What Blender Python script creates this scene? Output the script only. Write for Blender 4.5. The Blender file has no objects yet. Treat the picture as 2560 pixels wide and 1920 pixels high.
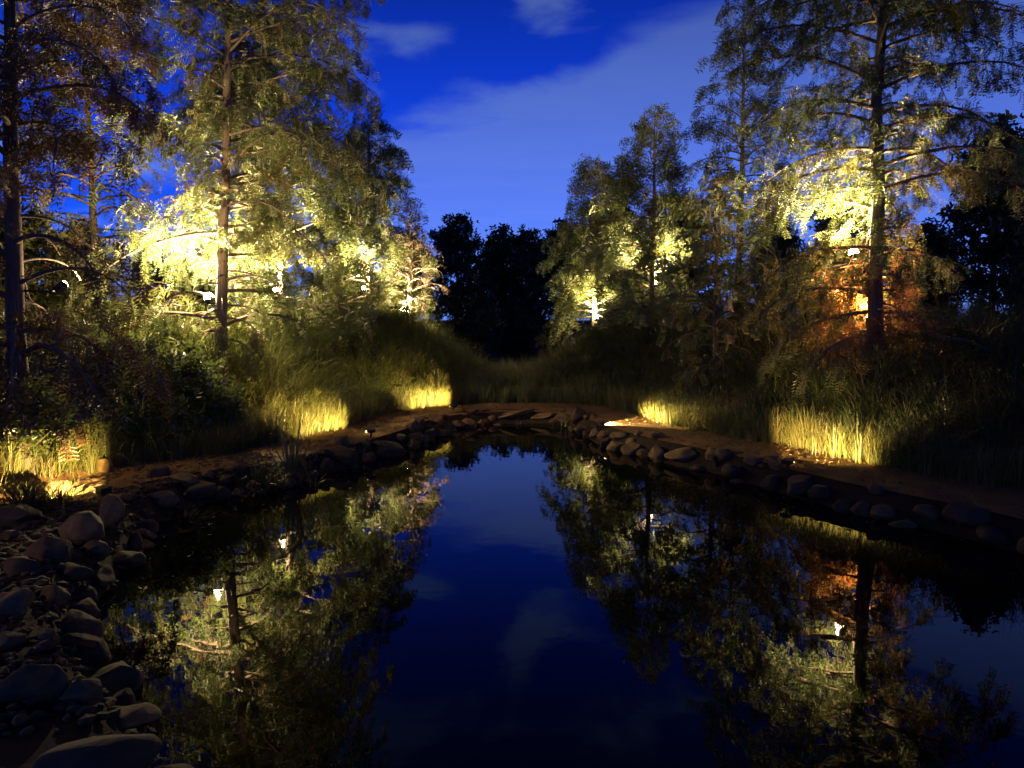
import bpy, math
import numpy as np
from mathutils import Vector

# ------------------------------------------------------------------ camera, sky, exposure
scene = bpy.context.scene
COL = scene.collection
K = 2560 / 2212.0            # survey coordinates -> photograph pixels
FPX = 1900.0                 # focal length in photograph pixels
PITCH = math.radians(-4.8)
EYE = 1.9                    # eye height above the pond surface

cam_data = bpy.data.cameras.new('camera')
cam = bpy.data.objects.new('camera', cam_data)
COL.objects.link(cam)
cam.location = (0, 0, EYE)
cam.rotation_euler = (math.radians(90) + PITCH, 0, 0)
cam_data.sensor_width = 36
cam_data.lens = 36 * FPX / 2560
cam_data.clip_start = 0.05
cam_data.clip_end = 3000
scene.camera = cam

scene.view_settings.view_transform = 'Standard'
scene.view_settings.look = 'None'
scene.view_settings.exposure = 0
scene.view_settings.gamma = 1
scene.render.engine = 'CYCLES'
cy = scene.cycles
cy.use_denoising = True
cy.max_bounces = 6
cy.diffuse_bounces = 2
cy.glossy_bounces = 3
cy.transmission_bounces = 3
cy.transparent_max_bounces = 4
cy.caustics_reflective = False
cy.caustics_refractive = False
cy.sample_clamp_indirect = 4.0

SUN_EL, SUN_ROT = 12, 180     # last daylight comes from low behind the viewer


def N(nt, kind, x=0, y=0, **kw):
    n = nt.nodes.new(kind)
    n.location = (x, y)
    for k, v in kw.items():
        setattr(n, k, v)
    return n


def math_node(nt, op, a, b=None, c=None, clamp=False):
    n = nt.nodes.new('ShaderNodeMath')
    n.operation = op
    n.use_clamp = clamp
    for i, v in enumerate((a, b, c)):
        if v is None:
            continue
        if isinstance(v, (int, float)):
            n.inputs[i].default_value = v
        else:
            nt.links.new(v, n.inputs[i])
    return n.outputs[0]


def mix_col(nt, fac, a, b, blend='MIX'):
    n = nt.nodes.new('ShaderNodeMix')
    n.data_type = 'RGBA'
    n.blend_type = blend
    for s, v in ((n.inputs[0], fac), (n.inputs[6], a), (n.inputs[7], b)):
        if isinstance(v, (int, float)):
            s.default_value = v
        elif isinstance(v, tuple):
            s.default_value = (*v, 1) if len(v) == 3 else v
        else:
            nt.links.new(v, s)
    return n.outputs[2]


def smooth(nt, val, lo, hi):
    n = nt.nodes.new('ShaderNodeMapRange')
    n.interpolation_type = 'SMOOTHSTEP'
    nt.links.new(val, n.inputs[0])
    n.inputs[1].default_value = lo
    n.inputs[2].default_value = hi
    return n.outputs[0]


world = bpy.data.worlds.new('World')
scene.world = world
world.use_nodes = True
wt = world.node_tree
bg = wt.nodes['Background']
sky = N(wt, 'ShaderNodeTexSky', sky_type='NISHITA', sun_disc=False)
sky.sun_elevation = math.radians(SUN_EL)
sky.sun_rotation = math.radians(SUN_ROT)
sky.ozone_density = 8
sky.dust_density = 0.3
sky_col = mix_col(wt, 1.0, sky.outputs[0], (0.10, 0.25, 1.25), 'MULTIPLY')
tc = N(wt, 'ShaderNodeTexCoord')
sep = N(wt, 'ShaderNodeSeparateXYZ')
wt.links.new(tc.outputs['Generated'], sep.inputs[0])
zz = math_node(wt, 'MAXIMUM', sep.outputs[2], 0.05)
uu = math_node(wt, 'DIVIDE', sep.outputs[0], zz)
vv = math_node(wt, 'DIVIDE', sep.outputs[1], zz)
comb = N(wt, 'ShaderNodeCombineXYZ')
wt.links.new(uu, comb.inputs[0])
wt.links.new(vv, comb.inputs[1])


def cloud_noise(scale, detail, rough, stretch=(1, 1, 1), rot=0.0, off=(0, 0, 0), dist=0.0):
    mp = N(wt, 'ShaderNodeMapping')
    wt.links.new(comb.outputs[0], mp.inputs[0])
    mp.inputs['Location'].default_value = off
    mp.inputs['Rotation'].default_value = (0, 0, rot)
    mp.inputs['Scale'].default_value = stretch
    nz = N(wt, 'ShaderNodeTexNoise')
    nz.inputs['Scale'].default_value = scale
    nz.inputs['Detail'].default_value = detail
    nz.inputs['Roughness'].default_value = rough
    nz.inputs['Distortion'].default_value = dist
    wt.links.new(mp.outputs[0], nz.inputs['Vector'])
    return nz.outputs[0]


# a bank of cloud whose edge crosses the sky, and thin wisps in the clear part
front = math_node(wt, 'ADD', math_node(wt, 'MULTIPLY_ADD', uu, 1.18, -3.2), vv)
n_edge = cloud_noise(0.75, 6, 0.55, off=(3.1, 0.4, 0), dist=0.3)
front = math_node(wt, 'ADD', front, math_node(wt, 'MULTIPLY_ADD', n_edge, 2.2, -1.1))
bank = smooth(wt, front, -0.10, 0.40)
n_body = cloud_noise(0.8, 6, 0.6, stretch=(0.5, 1.0, 1), rot=0.5)
bank = math_node(wt, 'MULTIPLY', bank, math_node(wt, 'MULTIPLY_ADD', n_body, 0.7, 0.55))
mpw = N(wt, 'ShaderNodeMapping')
wt.links.new(tc.outputs['Generated'], mpw.inputs[0])
mpw.inputs['Location'].default_value = (0.65, 0.0, 0.35)
mpw.inputs['Rotation'].default_value = (0, 0.6, 0)
mpw.inputs['Scale'].default_value = (1.0, 1.0, 2.3)
nzw = N(wt, 'ShaderNodeTexNoise')
nzw.inputs['Scale'].default_value = 5.5
nzw.inputs['Detail'].default_value = 7
nzw.inputs['Roughness'].default_value = 0.5
nzw.inputs['Distortion'].default_value = 0.35
wt.links.new(mpw.outputs[0], nzw.inputs['Vector'])
wisp = smooth(wt, nzw.outputs[0], 0.50, 0.68)
cloud = math_node(wt, 'MAXIMUM', bank, math_node(wt, 'MULTIPLY', wisp, 0.95))
cloud_col = mix_col(wt, math_node(wt, 'MULTIPLY', cloud, 0.62, clamp=True), sky_col, (1.35, 2.35, 6.0))
# dusk: the sky darkens steadily from the horizon to the zenith
zc_ = math_node(wt, 'MAXIMUM', sep.outputs[2], 0.0)
fall = math_node(wt, 'MULTIPLY', zc_, math_node(wt, 'MULTIPLY_ADD', zc_, -3.6, -0.8))
fall = math_node(wt, 'MULTIPLY', math_node(wt, 'EXPONENT', fall), 1.6)
fcol = N(wt, 'ShaderNodeCombineColor')
for i_ in range(3):
    wt.links.new(fall, fcol.inputs[i_])
wt.links.new(mix_col(wt, 1.0, cloud_col, fcol.outputs[0], 'MULTIPLY'), bg.inputs[0])
bg.inputs[1].default_value = 0.1

sun_data = bpy.data.lights.new('sun', 'SUN')
sun_data.energy = 0.01         # the sun has set: only a trace of afterglow
sun_data.angle = math.radians(20)
sun_data.color = (0.6, 0.75, 1.0)
sun = bpy.data.objects.new('sun', sun_data)
sun.rotation_euler = (math.radians(90 - SUN_EL), 0, 0)
COL.objects.link(sun)

# ------------------------------------------------------------------ helpers
rng = np.random.default_rng(7)


def ray(x, y):
    a = (x * K - 1280) / FPX
    b = (960 - y * K) / FPX
    return np.array([a, math.cos(PITCH) - b * math.sin(PITCH), math.sin(PITCH) + b * math.cos(PITCH)])


def on_z(x, y, z=0.0):
    r = ray(x, y)
    t = (z - EYE) / r[2]
    return np.array([r[0] * t, r[1] * t, z])


def at_y(x, y, Y):
    r = ray(x, y)
    t = Y / r[1]
    return np.array([r[0] * t, Y, EYE + r[2] * t])


def tag(o, label=None, cat=None, group=None, kind=None):
    for k, v in (('label', label), ('category', cat), ('group', group), ('kind', kind)):
        if v:
            o[k] = v
    return o


def empty(name, loc=(0, 0, 0)):
    o = bpy.data.objects.new(name, None)
    o.empty_display_size = 0.2
    o.location = loc
    COL.objects.link(o)
    return o


def make_mesh(name, V, F, mat=None, smooth_shade=False, tint=None):
    V = np.ascontiguousarray(V, dtype=np.float32).reshape(-1, 3)
    me = bpy.data.meshes.new(name)
    me.vertices.add(len(V))
    me.vertices.foreach_set('co', V.ravel())
    if isinstance(F, (tuple, list)):
        groups = [np.asarray(f, dtype=np.int32) for f in F if len(f)]
    else:
        groups = [np.asarray(F, dtype=np.int32)]
    loops = np.concatenate([g.ravel() for g in groups])
    sizes = np.concatenate([np.full(len(g), g.shape[1], np.int32) for g in groups])
    starts = np.concatenate([[0], np.cumsum(sizes)[:-1]]).astype(np.int32)
    me.loops.add(len(loops))
    me.loops.foreach_set('vertex_index', loops)
    me.polygons.add(len(sizes))
    me.polygons.foreach_set('loop_start', starts)
    me.polygons.foreach_set('use_smooth', np.full(len(sizes), smooth_shade))
    if tint is not None:
        at = me.attributes.new('tint', 'FLOAT', 'POINT')
        at.data.foreach_set('value', np.ascontiguousarray(tint, dtype=np.float32))
    me.update(calc_edges=True)
    if mat:
        me.materials.append(mat)
    return me


def obj(name, me, parent=None, loc=None):
    o = bpy.data.objects.new(name, me)
    COL.objects.link(o)
    if parent:
        o.parent = parent
    if loc is not None:
        o.location = loc
    return o


def norm(v):
    return v / np.maximum(np.linalg.norm(v, axis=-1, keepdims=True), 1e-9)


def frames(T):
    ref = np.zeros_like(T)
    ref[..., 2] = 1
    steep = np.abs(T[..., 2]) > 0.95
    ref[steep] = (1, 0, 0)
    U = norm(np.cross(T, ref))
    W = np.cross(U, T)
    return U, W


def tubes(P, R, sides):
    """P (M,n,3) polylines, R (M,n) radii -> verts, quads"""
    M, n, _ = P.shape
    T = np.empty_like(P)
    T[:, 1:-1] = P[:, 2:] - P[:, :-2]
    T[:, 0] = P[:, 1] - P[:, 0]
    T[:, -1] = P[:, -1] - P[:, -2]
    T = norm(T)
    U, W = frames(T)
    a = np.arange(sides) * 2 * math.pi / sides
    V = P[:, :, None] + R[:, :, None, None] * (U[:, :, None] * np.cos(a)[:, None] + W[:, :, None] * np.sin(a)[:, None])
    idx = np.arange(M * n * sides).reshape(M, n, sides)
    nx = np.roll(idx, -1, axis=2)
    Q = np.stack([idx[:, :-1], nx[:, :-1], nx[:, 1:], idx[:, 1:]], -1).reshape(-1, 4)
    return V.reshape(-1, 3), Q


def lathe(profile, sides=20):
    """profile [(r,z)...] -> verts, quads round the z axis"""
    a = np.arange(sides) * 2 * math.pi / sides
    V = np.array([[(r * math.cos(t), r * math.sin(t), z) for t in a] for r, z in profile]).reshape(-1, 3)
    n = len(profile)
    idx = np.arange(n * sides).reshape(n, sides)
    nx = np.roll(idx, -1, axis=1)
    Q = np.stack([idx[:-1], nx[:-1], nx[1:], idx[1:]], -1).reshape(-1, 4)
    return V, Q


def disc(r, z, sides=20):
    a = np.arange(sides) * 2 * math.pi / sides
    V = np.array([(r * math.cos(t), r * math.sin(t), z) for t in a])
    return V, np.arange(sides).reshape(1, -1)


def box(x0, x1, y0, y1, z0, z1):
    V = np.array([(x, y, z) for x in (x0, x1) for y in (y0, y1) for z in (z0, z1)])
    Q = np.array([(0, 1, 3, 2), (4, 6, 7, 5), (0, 4, 5, 1), (2, 3, 7, 6), (0, 2, 6, 4), (1, 5, 7, 3)])
    return V, Q


def join(parts):
    Vs, Fs, k = [], [], 0
    for V, F in parts:
        Vs.append(V)
        Fs.append(np.asarray(F) + k)
        k += len(V)
    return np.concatenate(Vs), Fs


# ------------------------------------------------------------------ materials
def new_mat(name):
    m = bpy.data.materials.new(name)
    m.use_nodes = True
    nt = m.node_tree
    return m, nt, nt.nodes['Principled BSDF'], nt.nodes['Material Output']


def noise(nt, scale, detail=4, rough=0.55, vec=None, coord='Object'):
    nz = nt.nodes.new('ShaderNodeTexNoise')
    nz.inputs['Scale'].default_value = scale
    nz.inputs['Detail'].default_value = detail
    nz.inputs['Roughness'].default_value = rough
    if vec is None:
        t = nt.nodes.new('ShaderNodeTexCoord')
        vec = t.outputs[coord]
    nt.links.new(vec, nz.inputs['Vector'])
    return nz.outputs[0]


def ramp(nt, fac, stops):
    r = nt.nodes.new('ShaderNodeValToRGB')
    nt.links.new(fac, r.inputs[0])
    el = r.color_ramp.elements
    while len(el) < len(stops):
        el.new(0.5)
    for e, (p, c) in zip(el, stops):
        e.position = p
        e.color = (*c, 1)
    return r.outputs[0]


def leaf_mat(name, stops, translucent=0.4, gloss=0.08, rough=0.45):
    m, nt, p, out = new_mat(name)
    nt.nodes.remove(p)
    at = nt.nodes.new('ShaderNodeAttribute')
    at.attribute_name = 'tint'
    c = ramp(nt, at.outputs['Fac'], stops)
    d = nt.nodes.new('ShaderNodeBsdfDiffuse')
    t = nt.nodes.new('ShaderNodeBsdfTranslucent')
    g = nt.nodes.new('ShaderNodeBsdfGlossy')
    g.inputs['Roughness'].default_value = rough
    g.inputs['Color'].default_value = (0.55, 0.55, 0.5, 1)
    nt.links.new(c, d.inputs[0])
    nt.links.new(c, t.inputs[0])
    m1 = nt.nodes.new('ShaderNodeMixShader')
    m1.inputs[0].default_value = translucent
    nt.links.new(d.outputs[0], m1.inputs[1])
    nt.links.new(t.outputs[0], m1.inputs[2])
    m2 = nt.nodes.new('ShaderNodeMixShader')
    m2.inputs[0].default_value = gloss
    nt.links.new(m1.outputs[0], m2.inputs[1])
    nt.links.new(g.outputs[0], m2.inputs[2])
    nt.links.new(m2.outputs[0], out.inputs[0])
    return m


GREEN = [(0.0, (0.048, 0.068, 0.018)), (0.35, (0.092, 0.112, 0.028)), (0.65, (0.138, 0.145, 0.038)),
         (0.82, (0.17, 0.13, 0.032)), (0.92, (0.19, 0.10, 0.026)), (1.0, (0.165, 0.066, 0.018))]
M_needle = leaf_mat('cypress_needles', GREEN)
M_dark = leaf_mat('evergreen_leaves', [(0.0, (0.022, 0.038, 0.014)), (0.5, (0.04, 0.062, 0.02)), (1.0, (0.07, 0.085, 0.026))], 0.25)
M_olive = leaf_mat('olive_leaves', [(0.0, (0.05, 0.055, 0.018)), (0.5, (0.085, 0.08, 0.024)), (1.0, (0.13, 0.10, 0.032))], 0.3)
M_brown = leaf_mat('bronze_needles', [(0.0, (0.055, 0.035, 0.012)), (0.5, (0.09, 0.05, 0.014)), (1.0, (0.13, 0.062, 0.016))], 0.3)
M_shrub = leaf_mat('shrub_leaves', [(0.0, (0.05, 0.07, 0.018)), (0.5, (0.09, 0.115, 0.025)), (1.0, (0.14, 0.15, 0.04))], 0.5, 0.12, 0.35)
M_grass = leaf_mat('grass_blades', [(0.0, (0.06, 0.085, 0.018)), (0.4, (0.11, 0.125, 0.026)), (0.75, (0.17, 0.145, 0.04)), (1.0, (0.24, 0.17, 0.065))], 0.35, 0.06)
M_reed = leaf_mat('reeds_and_shaded_grass', [(0.0, (0.03, 0.04, 0.014)), (0.6, (0.06, 0.065, 0.02)), (1.0, (0.11, 0.085, 0.035))], 0.15)  # also stands in for shade on the right bank grass
M_litter = leaf_mat('fallen_leaves', [(0.0, (0.07, 0.04, 0.016)), (0.5, (0.14, 0.085, 0.035)), (1.0, (0.22, 0.14, 0.06))], 0.1)


def bark_mat(name, a, b):
    m, nt, p, out = new_mat(name)
    tcn = nt.nodes.new('ShaderNodeTexCoord')
    mp = nt.nodes.new('ShaderNodeMapping')
    mp.inputs['Scale'].default_value = (1, 1, 0.16)
    nt.links.new(tcn.outputs['Object'], mp.inputs[0])
    n1 = noise(nt, 38, 6, 0.65, mp.outputs[0])
    nt.links.new(ramp(nt, n1, [(0.3, a), (0.7, b)]), p.inputs['Base Color'])
    p.inputs['Roughness'].default_value = 0.9
    bp = nt.nodes.new('ShaderNodeBump')
    bp.inputs['Strength'].default_value = 0.7
    bp.inputs['Distance'].default_value = 0.02
    nt.links.new(n1, bp.inputs['Height'])
    nt.links.new(bp.outputs[0], p.inputs['Normal'])
    return m


M_bark = bark_mat('fibrous_bark', (0.07, 0.045, 0.028), (0.17, 0.115, 0.075))
M_bare = bark_mat('dead_twig_bark', (0.17, 0.11, 0.075), (0.34, 0.24, 0.17))


def ground_mat(name, a, b, scale, bump=0.5, dist=0.02):
    m, nt, p, out = new_mat(name)
    n1 = noise(nt, scale, 8, 0.65)
    n2 = noise(nt, scale * 9, 5, 0.7)
    f = math_node(nt, 'ADD', math_node(nt, 'MULTIPLY', n1, 0.6), math_node(nt, 'MULTIPLY', n2, 0.4))
    nt.links.new(ramp(nt, f, [(0.33, a), (0.68, b)]), p.inputs['Base Color'])
    p.inputs['Roughness'].default_value = 0.95
    p.inputs['Specular IOR Level'].default_value = 0.2
    bp = nt.nodes.new('ShaderNodeBump')
    bp.inputs['Strength'].default_value = bump
    bp.inputs['Distance'].default_value = dist
    nt.links.new(f, bp.inputs['Height'])
    nt.links.new(bp.outputs[0], p.inputs['Normal'])
    return m


M_soil = ground_mat('garden_soil', (0.018, 0.011, 0.005), (0.052, 0.032, 0.014), 2.2)
M_path = ground_mat('decomposed_granite', (0.13, 0.066, 0.019), (0.26, 0.14, 0.042), 3.0, 0.6, 0.012)


def rock_mat():
    m, nt, p, out = new_mat('field_stone')
    oi = nt.nodes.new('ShaderNodeObjectInfo')
    tcn = nt.nodes.new('ShaderNodeTexCoord')
    va = nt.nodes.new('ShaderNodeVectorMath')
    va.operation = 'ADD'
    nt.links.new(tcn.outputs['Object'], va.inputs[0])
    sc_ = nt.nodes.new('ShaderNodeVectorMath')
    sc_.operation = 'SCALE'
    sc_.inputs[0].default_value = (13, 7, 5)
    nt.links.new(oi.outputs['Random'], sc_.inputs['Scale'])
    nt.links.new(sc_.outputs[0], va.inputs[1])
    n1 = noise(nt, 3.5, 7, 0.62, va.outputs[0])
    n2 = noise(nt, 26, 5, 0.7, va.outputs[0])
    f = math_node(nt, 'ADD', math_node(nt, 'MULTIPLY', n1, 0.65), math_node(nt, 'MULTIPLY', n2, 0.35))
    c1 = ramp(nt, f, [(0.28, (0.07, 0.038, 0.009)), (0.5, (0.18, 0.105, 0.026)), (0.72, (0.31, 0.20, 0.062))])
    c2 = ramp(nt, oi.outputs['Random'], [(0.0, (0.30, 0.26, 0.20)), (0.5, (0.55, 0.49, 0.40)), (1.0, (1.0, 0.94, 0.84))])
    nt.links.new(mix_col(nt, 1.0, c1, c2, 'MULTIPLY'), p.inputs['Base Color'])
    p.inputs['Roughness'].default_value = 0.85
    bp = nt.nodes.new('ShaderNodeBump')
    bp.inputs['Strength'].default_value = 0.55
    bp.inputs['Distance'].default_value = 0.02
    nt.links.new(f, bp.inputs['Height'])
    nt.links.new(bp.outputs[0], p.inputs['Normal'])
    return m


M_rock = rock_mat()

M_water, nt, p, out = new_mat('still_pond_water')
p.inputs['Base Color'].default_value = (0.003, 0.004, 0.0035, 1)
p.inputs['Roughness'].default_value = 0.012
p.inputs['IOR'].default_value = 1.333
p.inputs['Specular IOR Level'].default_value = 0.25
bp = nt.nodes.new('ShaderNodeBump')
bp.inputs['Strength'].default_value = 0.05
bp.inputs['Distance'].default_value = 0.01
nt.links.new(noise(nt, 5.0, 2, 0.5), bp.inputs['Height'])
nt.links.new(bp.outputs[0], p.inputs['Normal'])

M_metal, nt, p, out = new_mat('black_lamp_metal')
p.inputs['Base Color'].default_value = (0.02, 0.02, 0.02, 1)
p.inputs['Metallic'].default_value = 0.6
p.inputs['Roughness'].default_value = 0.5
M_tag, nt, p, out = new_mat('pale_tie_band')
nt.links.new(ramp(nt, noise(nt, 30), [(0.3, (0.55, 0.53, 0.48)), (0.7, (0.75, 0.73, 0.68))]), p.inputs['Base Color'])
p.inputs['Roughness'].default_value = 0.6


def lens_mat(name, col, strength):
    m, nt, p, out = new_mat(name)
    p.inputs['Base Color'].default_value = (0.8, 0.8, 0.75, 1)
    p.inputs['Emission Color'].default_value = (*col, 1)
    p.inputs['Emission Strength'].default_value = strength
    return m


WARM = (1.0, 0.80, 0.44)
GOLD = (1.0, 0.69, 0.27)
M_lens = lens_mat('lit_lens', WARM, 110)
M_lens_small = lens_mat('lit_path_lens', GOLD, 40)

# ------------------------------------------------------------------ pond outline and terrain
shore_px = [(330, 1600), (230, 1480), (190, 1350), (240, 1270), (310, 1180), (345, 1125), (490, 1075), (640, 1050), (700, 1025),
            (760, 1012), (840, 982), (920, 957), (965, 932), (1060, 917), (1190, 917), (1240, 932), (1300, 962), (1440, 1002),
            (1540, 1022), (1640, 1052), (1740, 1082), (1900, 1122), (2050, 1155), (2212, 1200)]
ctrl = [on_z(*q)[:2] for q in shore_px] + [np.array(q) for q in ((4.5, 5.0), (4.5, 3.6), (3.4, 2.6), (1.6, 2.25), (-0.3, 2.3), (-1.2, 2.6))]
ctrl = np.array(ctrl)


def smooth_closed(C, per=8):
    n = len(C)
    o = []
    for i in range(n):
        p0, p1, p2, p3 = C[i - 1], C[i], C[(i + 1) % n], C[(i + 2) % n]
        for t in np.arange(per) / per:
            o.append(0.5 * ((2 * p1) + (-p0 + p2) * t + (2 * p0 - 5 * p1 + 4 * p2 - p3) * t ** 2 + (-p0 + 3 * p1 - 3 * p2 + p3) * t ** 3))
    return np.array(o)


SHORE = smooth_closed(ctrl, 6)
SA, SB = SHORE, np.roll(SHORE, -1, axis=0)


def sdf(P):
    """signed distance to the shoreline, positive on land"""
    P = np.asarray(P, dtype=float).reshape(-1, 2)
    best = np.full(len(P), 1e9)
    inside = np.zeros(len(P), bool)
    for a, b in zip(SA, SB):
        ab = b - a
        t = np.clip(((P - a) @ ab) / max(ab @ ab, 1e-12), 0, 1)
        q = P - (a + t[:, None] * ab)
        best = np.minimum(best, q[:, 0] ** 2 + q[:, 1] ** 2)
        cond = (a[1] > P[:, 1]) != (b[1] > P[:, 1])
        xi = a[0] + (P[:, 1] - a[1]) * ab[0] / (ab[1] if abs(ab[1]) > 1e-12 else 1e-12)
        inside ^= cond & (P[:, 0] < xi)
    d = np.sqrt(best)
    return np.where(inside, -d, d)


def sst(a, b, x):
    t = np.clip((x - a) / (b - a), 0, 1)
    return t * t * (3 - 2 * t)


def vnoise(x, y):
    return (np.sin(x * 1.7 + 1.3 * np.sin(y * 1.1)) + np.sin(y * 2.3 + 1.7 * np.sin(x * 0.9 + 2)) + 0.5 * np.sin(x * 5.1 + y * 3.7)) / 2.5


def height(P, s=None):
    P = np.asarray(P, dtype=float).reshape(-1, 2)
    if s is None:
        s = sdf(P)
    x, y = P[:, 0], P[:, 1]
    side = sst(0.6, 3.2, np.abs(x + 0.1)) * sst(3.0, 6.0, y)
    near_flat = 0.12
    A = near_flat + 1.15 * side
    h = np.where(s < 0, -0.8 * (1 - np.exp(np.minimum(s, 0) / 0.5)), 0.25 * sst(-0.02, 0.28, s))
    h = h + A * sst(1.1, 4.2, s) + 0.3 * side * sst(4, 9, s)
    h = h + 0.06 * vnoise(x * 0.8, y * 0.8) * sst(1.2, 2.5, s) + 0.006 * vnoise(x * 3, y * 3) * sst(0.2, 0.5, s)
    return h


def hz(x, y):
    return float(height([[x, y]])[0])


def ground_hit(px, py, extra=0.0):
    r = ray(px, py)
    ts = np.arange(2.0, 40, 0.02)
    P = np.outer(ts, r) + np.array([0, 0, EYE])
    h = height(P[:, :2])
    below = P[:, 2] < np.maximum(h, 0) + extra
    i = int(np.argmax(below)) if below.any() else len(ts) - 1
    return P[i]


def axis(lo, hi, step, far):
    core = np.arange(lo, hi + 1e-6, step)
    out_ = np.geomspace(step * 1.5, far, 26)
    return np.concatenate([(lo - out_)[::-1], core, hi + out_])


gx, gy = axis(-9, 9, 0.12, 600), axis(-1, 22, 0.12, 700)
GX, GY = np.meshgrid(gx, gy, indexing='ij')
GP = np.stack([GX.ravel(), GY.ravel()], 1)
GZ = height(GP)
idx = np.arange(len(GP)).reshape(len(gx), len(gy))
Q = np.stack([idx[:-1, :-1], idx[1:, :-1], idx[1:, 1:], idx[:-1, 1:]], -1).reshape(-1, 4)
g = obj('ground', make_mesh('ground', np.column_stack([GP, GZ]), Q, M_soil, True))
tag(g, 'dark planted soil banks rising around the pond', 'ground', kind='structure')

# pond surface: a fan inside the shoreline, pushed a little under the stones
cen = SHORE.mean(0)
nrm = norm(np.column_stack([(SB - np.roll(SHORE, 1, 0))[:, 1], -(SB - np.roll(SHORE, 1, 0))[:, 0]]))
if sdf(SHORE[:1] + nrm[:1] * 0.05)[0] < 0:
    nrm = -nrm
rim = SHORE + nrm * 0.06
V = np.vstack([np.column_stack([rim, np.zeros(len(rim))]), [[*cen, 0]]])
n = len(rim)
tri = np.stack([np.arange(n), (np.arange(n) + 1) % n, np.full(n, n)], 1)
w = obj('water', make_mesh('water', V, tri, M_water, False))
tag(w, 'still black pond water mirroring the lit trees and sky', 'water', kind='structure')

# footpath: a ribbon that follows the shore on the left, round the far end and back on the right
first, last = 27, 23 * 6
order = np.arange(first, last + 1)
nn = nrm.copy()
for _ in range(14):
    nn = norm(np.roll(nn, 1, 0) + nn + np.roll(nn, -1, 0))
pshift = np.zeros(len(SHORE))
ii = np.arange(len(SHORE))
pshift = 0.95 * (1 - sst(14, 42, ii)) * (ii < 60)
offs = np.linspace(0.22, 1.25, 9)
rows = []
for o_ in offs:
    R_ = SHORE + nn * (o_ + pshift)[:, None]
    for _ in range(4):
        R_ = (np.roll(R_, 1, 0) + 2 * R_ + np.roll(R_, -1, 0)) / 4
    rows.append(R_[order])
PV = np.stack(rows, 1)
m_, k_ = PV.shape[:2]
pz = height(PV.reshape(-1, 2)) + 0.012
idx = np.arange(m_ * k_).reshape(m_, k_)
Q = np.stack([idx[:-1, :-1], idx[:-1, 1:], idx[1:, 1:], idx[1:, :-1]], -1).reshape(-1, 4)
pth = obj('path', make_mesh('path', np.column_stack([PV.reshape(-1, 2), pz]), Q, M_path, True))
tag(pth, 'narrow reddish brown granite footpath curving round the pond', 'path', kind='structure')

# ------------------------------------------------------------------ trees


def leaflet_template(pairs, width, spread=0.42, fold=0.12):
    """a feathery spray: leaflets left and right of an axis running 0..1 along a"""
    V, F = [], []
    for i in range(pairs):
        a = 0.08 + 0.8 * i / max(pairs - 1, 1)
        L = spread * (0.55 + 0.45 * math.sin(math.pi * (0.2 + 0.75 * i / pairs)))
        for s in (-1, 1):
            b = len(V)
            V += [(a, 0, 0), (a + 0.20 * L + width, s * L * 0.5, fold * L), (a + 0.5 * L, s * L, 0.0), (a + 0.32 * L - width, s * L * 0.5, -fold * L * 0.3)]
            F.append((b, b + 1, b + 2, b + 3))
    b = len(V)
    V += [(0.86, 0, 0), (0.95, width * 1.1, 0), (1.12, 0, 0), (0.95, -width * 1.1, 0)]
    F.append((b, b + 1, b + 2, b + 3))
    b = len(V)
    V += [(0, -0.012, 0), (0, 0.012, 0), (1, 0.006, 0), (1, -0.006, 0)]
    F.append((b, b + 1, b + 2, b + 3))
    V = np.array(V)
    V[:, 2] -= 0.22 * V[:, 0] ** 2
    return V, np.array(F)


T_FINE = leaflet_template(6, 0.085)
T_MED = leaflet_template(4, 0.08, 0.5)
T_SMALL = leaflet_template(3, 0.105, 0.52)
T_COARSE = leaflet_template(2, 0.24, 0.62)


def broad_template():
    """a twig with five lance-shaped leaves, each folded along its midrib"""
    V, F = [], []
    for i, (ang, a0) in enumerate(((0.9, 0.1), (-0.8, 0.25), (0.7, 0.42), (-0.65, 0.55), (0.0, 0.62))):
        L, wd = 0.5, 0.11
        d = np.array([math.cos(ang), math.sin(ang), 0.15 * (-1) ** i])
        sd = np.array([-math.sin(ang), math.cos(ang), 0.25])
        b = len(V)
        o_ = np.array([a0, 0, 0])
        V += [o_, o_ + d * L * 0.45 + sd * wd, o_ + d * L + (0, 0, -0.08), o_ + d * L * 0.45 - sd * wd * (1, 1, -1)]
        F.append((b, b + 1, b + 2, b + 3))
    return np.array(V, dtype=float), np.array(F)


T_BROAD = broad_template()


def sprays(tmpl, pos, axis_, size, r, tint, roll=1.0):
    TV, TF = tmpl
    T = norm(axis_)
    U, W = frames(T)
    a = r.normal(0, roll, len(pos))
    U2 = U * np.cos(a)[:, None] + W * np.sin(a)[:, None]
    W2 = np.cross(U2, T)
    V = pos[:, None] + size[:, None, None] * (T[:, None] * TV[None, :, 0:1] + U2[:, None] * TV[None, :, 1:2] + W2[:, None] * TV[None, :, 2:3])
    F = (TF[None] + (np.arange(len(pos)) * len(TV))[:, None, None]).reshape(-1, TF.shape[1])
    return V.reshape(-1, 3), F, np.repeat(tint, len(TV))


TURN = np.array([[math.cos(0.42), math.sin(0.42), 0], [-math.sin(0.42), math.cos(0.42), 0], [0, 0, 1]])   # row vectors


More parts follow.
